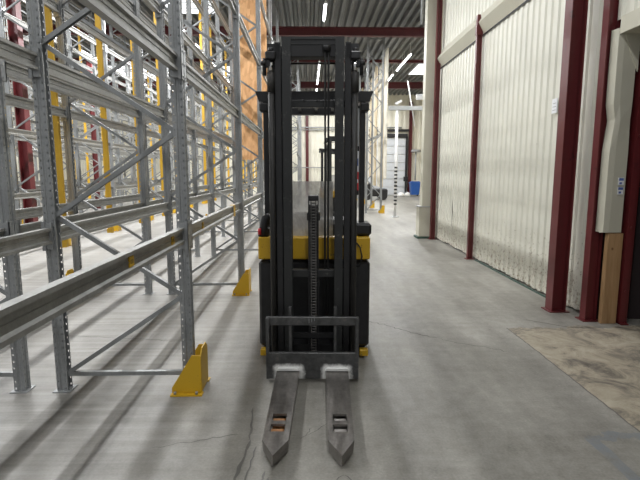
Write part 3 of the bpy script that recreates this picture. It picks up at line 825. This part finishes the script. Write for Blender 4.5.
    b=MB(); b.box(-.455,.455,.50,.62,.845,1.025,bev=.008); b.box(-.455,-.40,.60,1.75,.835,1.03); b.box(.40,.455,.60,1.75,.835,1.03); b.box(-.455,.455,1.70,1.78,.3,1.03); b.build('yellow_cover',M['ytruck'],t)
    b=MB(); b.box(-.40,.40,.56,1.6,.8,.9); b.build('battery_tray',M['blackm'],t)
    for s in(-1,1):
        b=MB(); b.box(s*.415-.036,s*.415+.036,.49,.56,.025,.08,bev=.006); w=b.build('toe_block',M['ytruck'],t)
        b=MB(); b.tube([(s*.40-.03,.60,.05),(s*.40+.03,.60,.05)],.05,14); b.build('wheel',M['rubber'],w)
        b=MB(); b.tube([(s*.34-.05,1.5,.11),(s*.34+.05,1.5,.11)],.11,18); b.build('drive_wheel',M['rubber'],t)
    # overhead guard
    b=MB()
    b.prism([(-.475,2.19),(.475,2.19),(.445,2.11),(-.445,2.11)],.62,.70,'y')
    for s in(-1,1): b.prism([(s*.475,2.20),(s*.445,2.12),(s*.39,2.12),(s*.39,2.20)],.70,1.65,'y')
    b.box(-.47,.47,1.6,1.68,2.12,2.20)
    for i in range(5): x=-.32+.16*i; b.box(x-.012,x+.012,.70,1.6,2.15,2.19)
    og=b.build('overhead_guard',M['black'],t)
    for s in(-1,1):
        for y in (.66,1.62):
            b=MB(); b.box(s*.392-.022,s*.392+.022,y-.03,y+.03,1.0,2.14,bev=.006); b.build('guard_pillar',M['black'],og)
        b=MB(); b.box(s*.405-.035,s*.405+.035,.60,.72,2.03,2.10,bev=.01); b.build('guard_lamp',M['blackm'],og)
    b=MB(); x0=.340; b.box(x0,x0+.026,.655,.66,1.76,2.06,1); b.box(x0,x0+.026,.655,.66,1.55,1.72,0)
    b.box(x0,x0+.026,.655,.66,1.40,1.55,2); b.box(x0+.004,x0+.022,.654,.656,1.46,1.49,0); b.box(x0+.004,x0+.022,.654,.656,1.60,1.66,3); b.box(x0-.002,x0+.028,.66,.67,1.36,2.08,4)
    b.build('pillar_label',[M['sticker'],M['grey'],M['redl'],M['bluel'],M['blackm']],og)['label']='white, grey and red label strip'
    # clear screen
    b=MB(); b.box(-.29,.155,.585,.59,1.02,1.475); b.box(.165,.18,.585,.59,1.02,1.50); b.build('clear_screen',M['screen'],t)
    # controls and seat
    b=MB(); b.box(.29,.47,.56,.80,1.03,1.135,bev=.02); b.build('arm_rest',M['black'],t)
    b=MB(); b.tube([(-.41,.56,1.03),(-.415,.56,1.10),(-.40,.56,1.17),(-.36,.56,1.19)],.036,12); b.box(-.46,-.37,.54,.66,1.02,1.10,bev=.01); lv=b.build('control_lever',M['blackm'],t)
    b=MB(); b.tube([(-.445,.53,1.045),(-.445,.53,1.095)],.014,10); b.build('stop_button',M['redl'],lv)
    b=MB(); 
    vs=[];fs=[];n_=16
    for q,(r_,z) in enumerate([(.13,1.03),(.14,1.10),(.12,1.17),(.05,1.20)]):
        for i in range(n_): a=2*PI*i/n_; vs.append((-.12+r_*math.cos(a),.85+r_*math.sin(a),z))
    for q in range(3):
        for i in range(n_): fs.append([q*n_+i,q*n_+(i+1)%n_,(q+1)*n_+(i+1)%n_,(q+1)*n_+i])
    fs.append([3*n_+i for i in range(n_)]); b.add(vs,fs,0,True); b.tube([(-.12,.85,.88),(-.12,.85,1.05)],.03,10); b.build('steering_knob',M['blackm'],t)
    b=MB(); b.box(.0,.40,1.15,1.6,.88,1.1,bev=.04); b.build('seat',M['blackm'],t)
    return t
tr1=make_truck((.03,3.35,0),R(-2),'black and yellow pallet stacker truck with bare steel forks, in the foreground')
tr2=copy_tree(tr1); tr2.location=(.80,12.9,0); tr2.rotation_euler=(0,0,0); tr2['label']='distant black stacker truck seen through the mast of the near truck'

# ------------------------------------------------------------------ world and view
w=bpy.data.worlds.new('world'); S.world=w; w.use_nodes=True
bg=w.node_tree.nodes['Background']; bg.inputs[0].default_value=(.95,.97,1,1); bg.inputs[1].default_value=.42
S.view_settings.view_transform='Standard'; S.view_settings.look='None'; S.view_settings.gamma=1; S.view_settings.use_curve_mapping=False
S.view_settings.exposure=.0
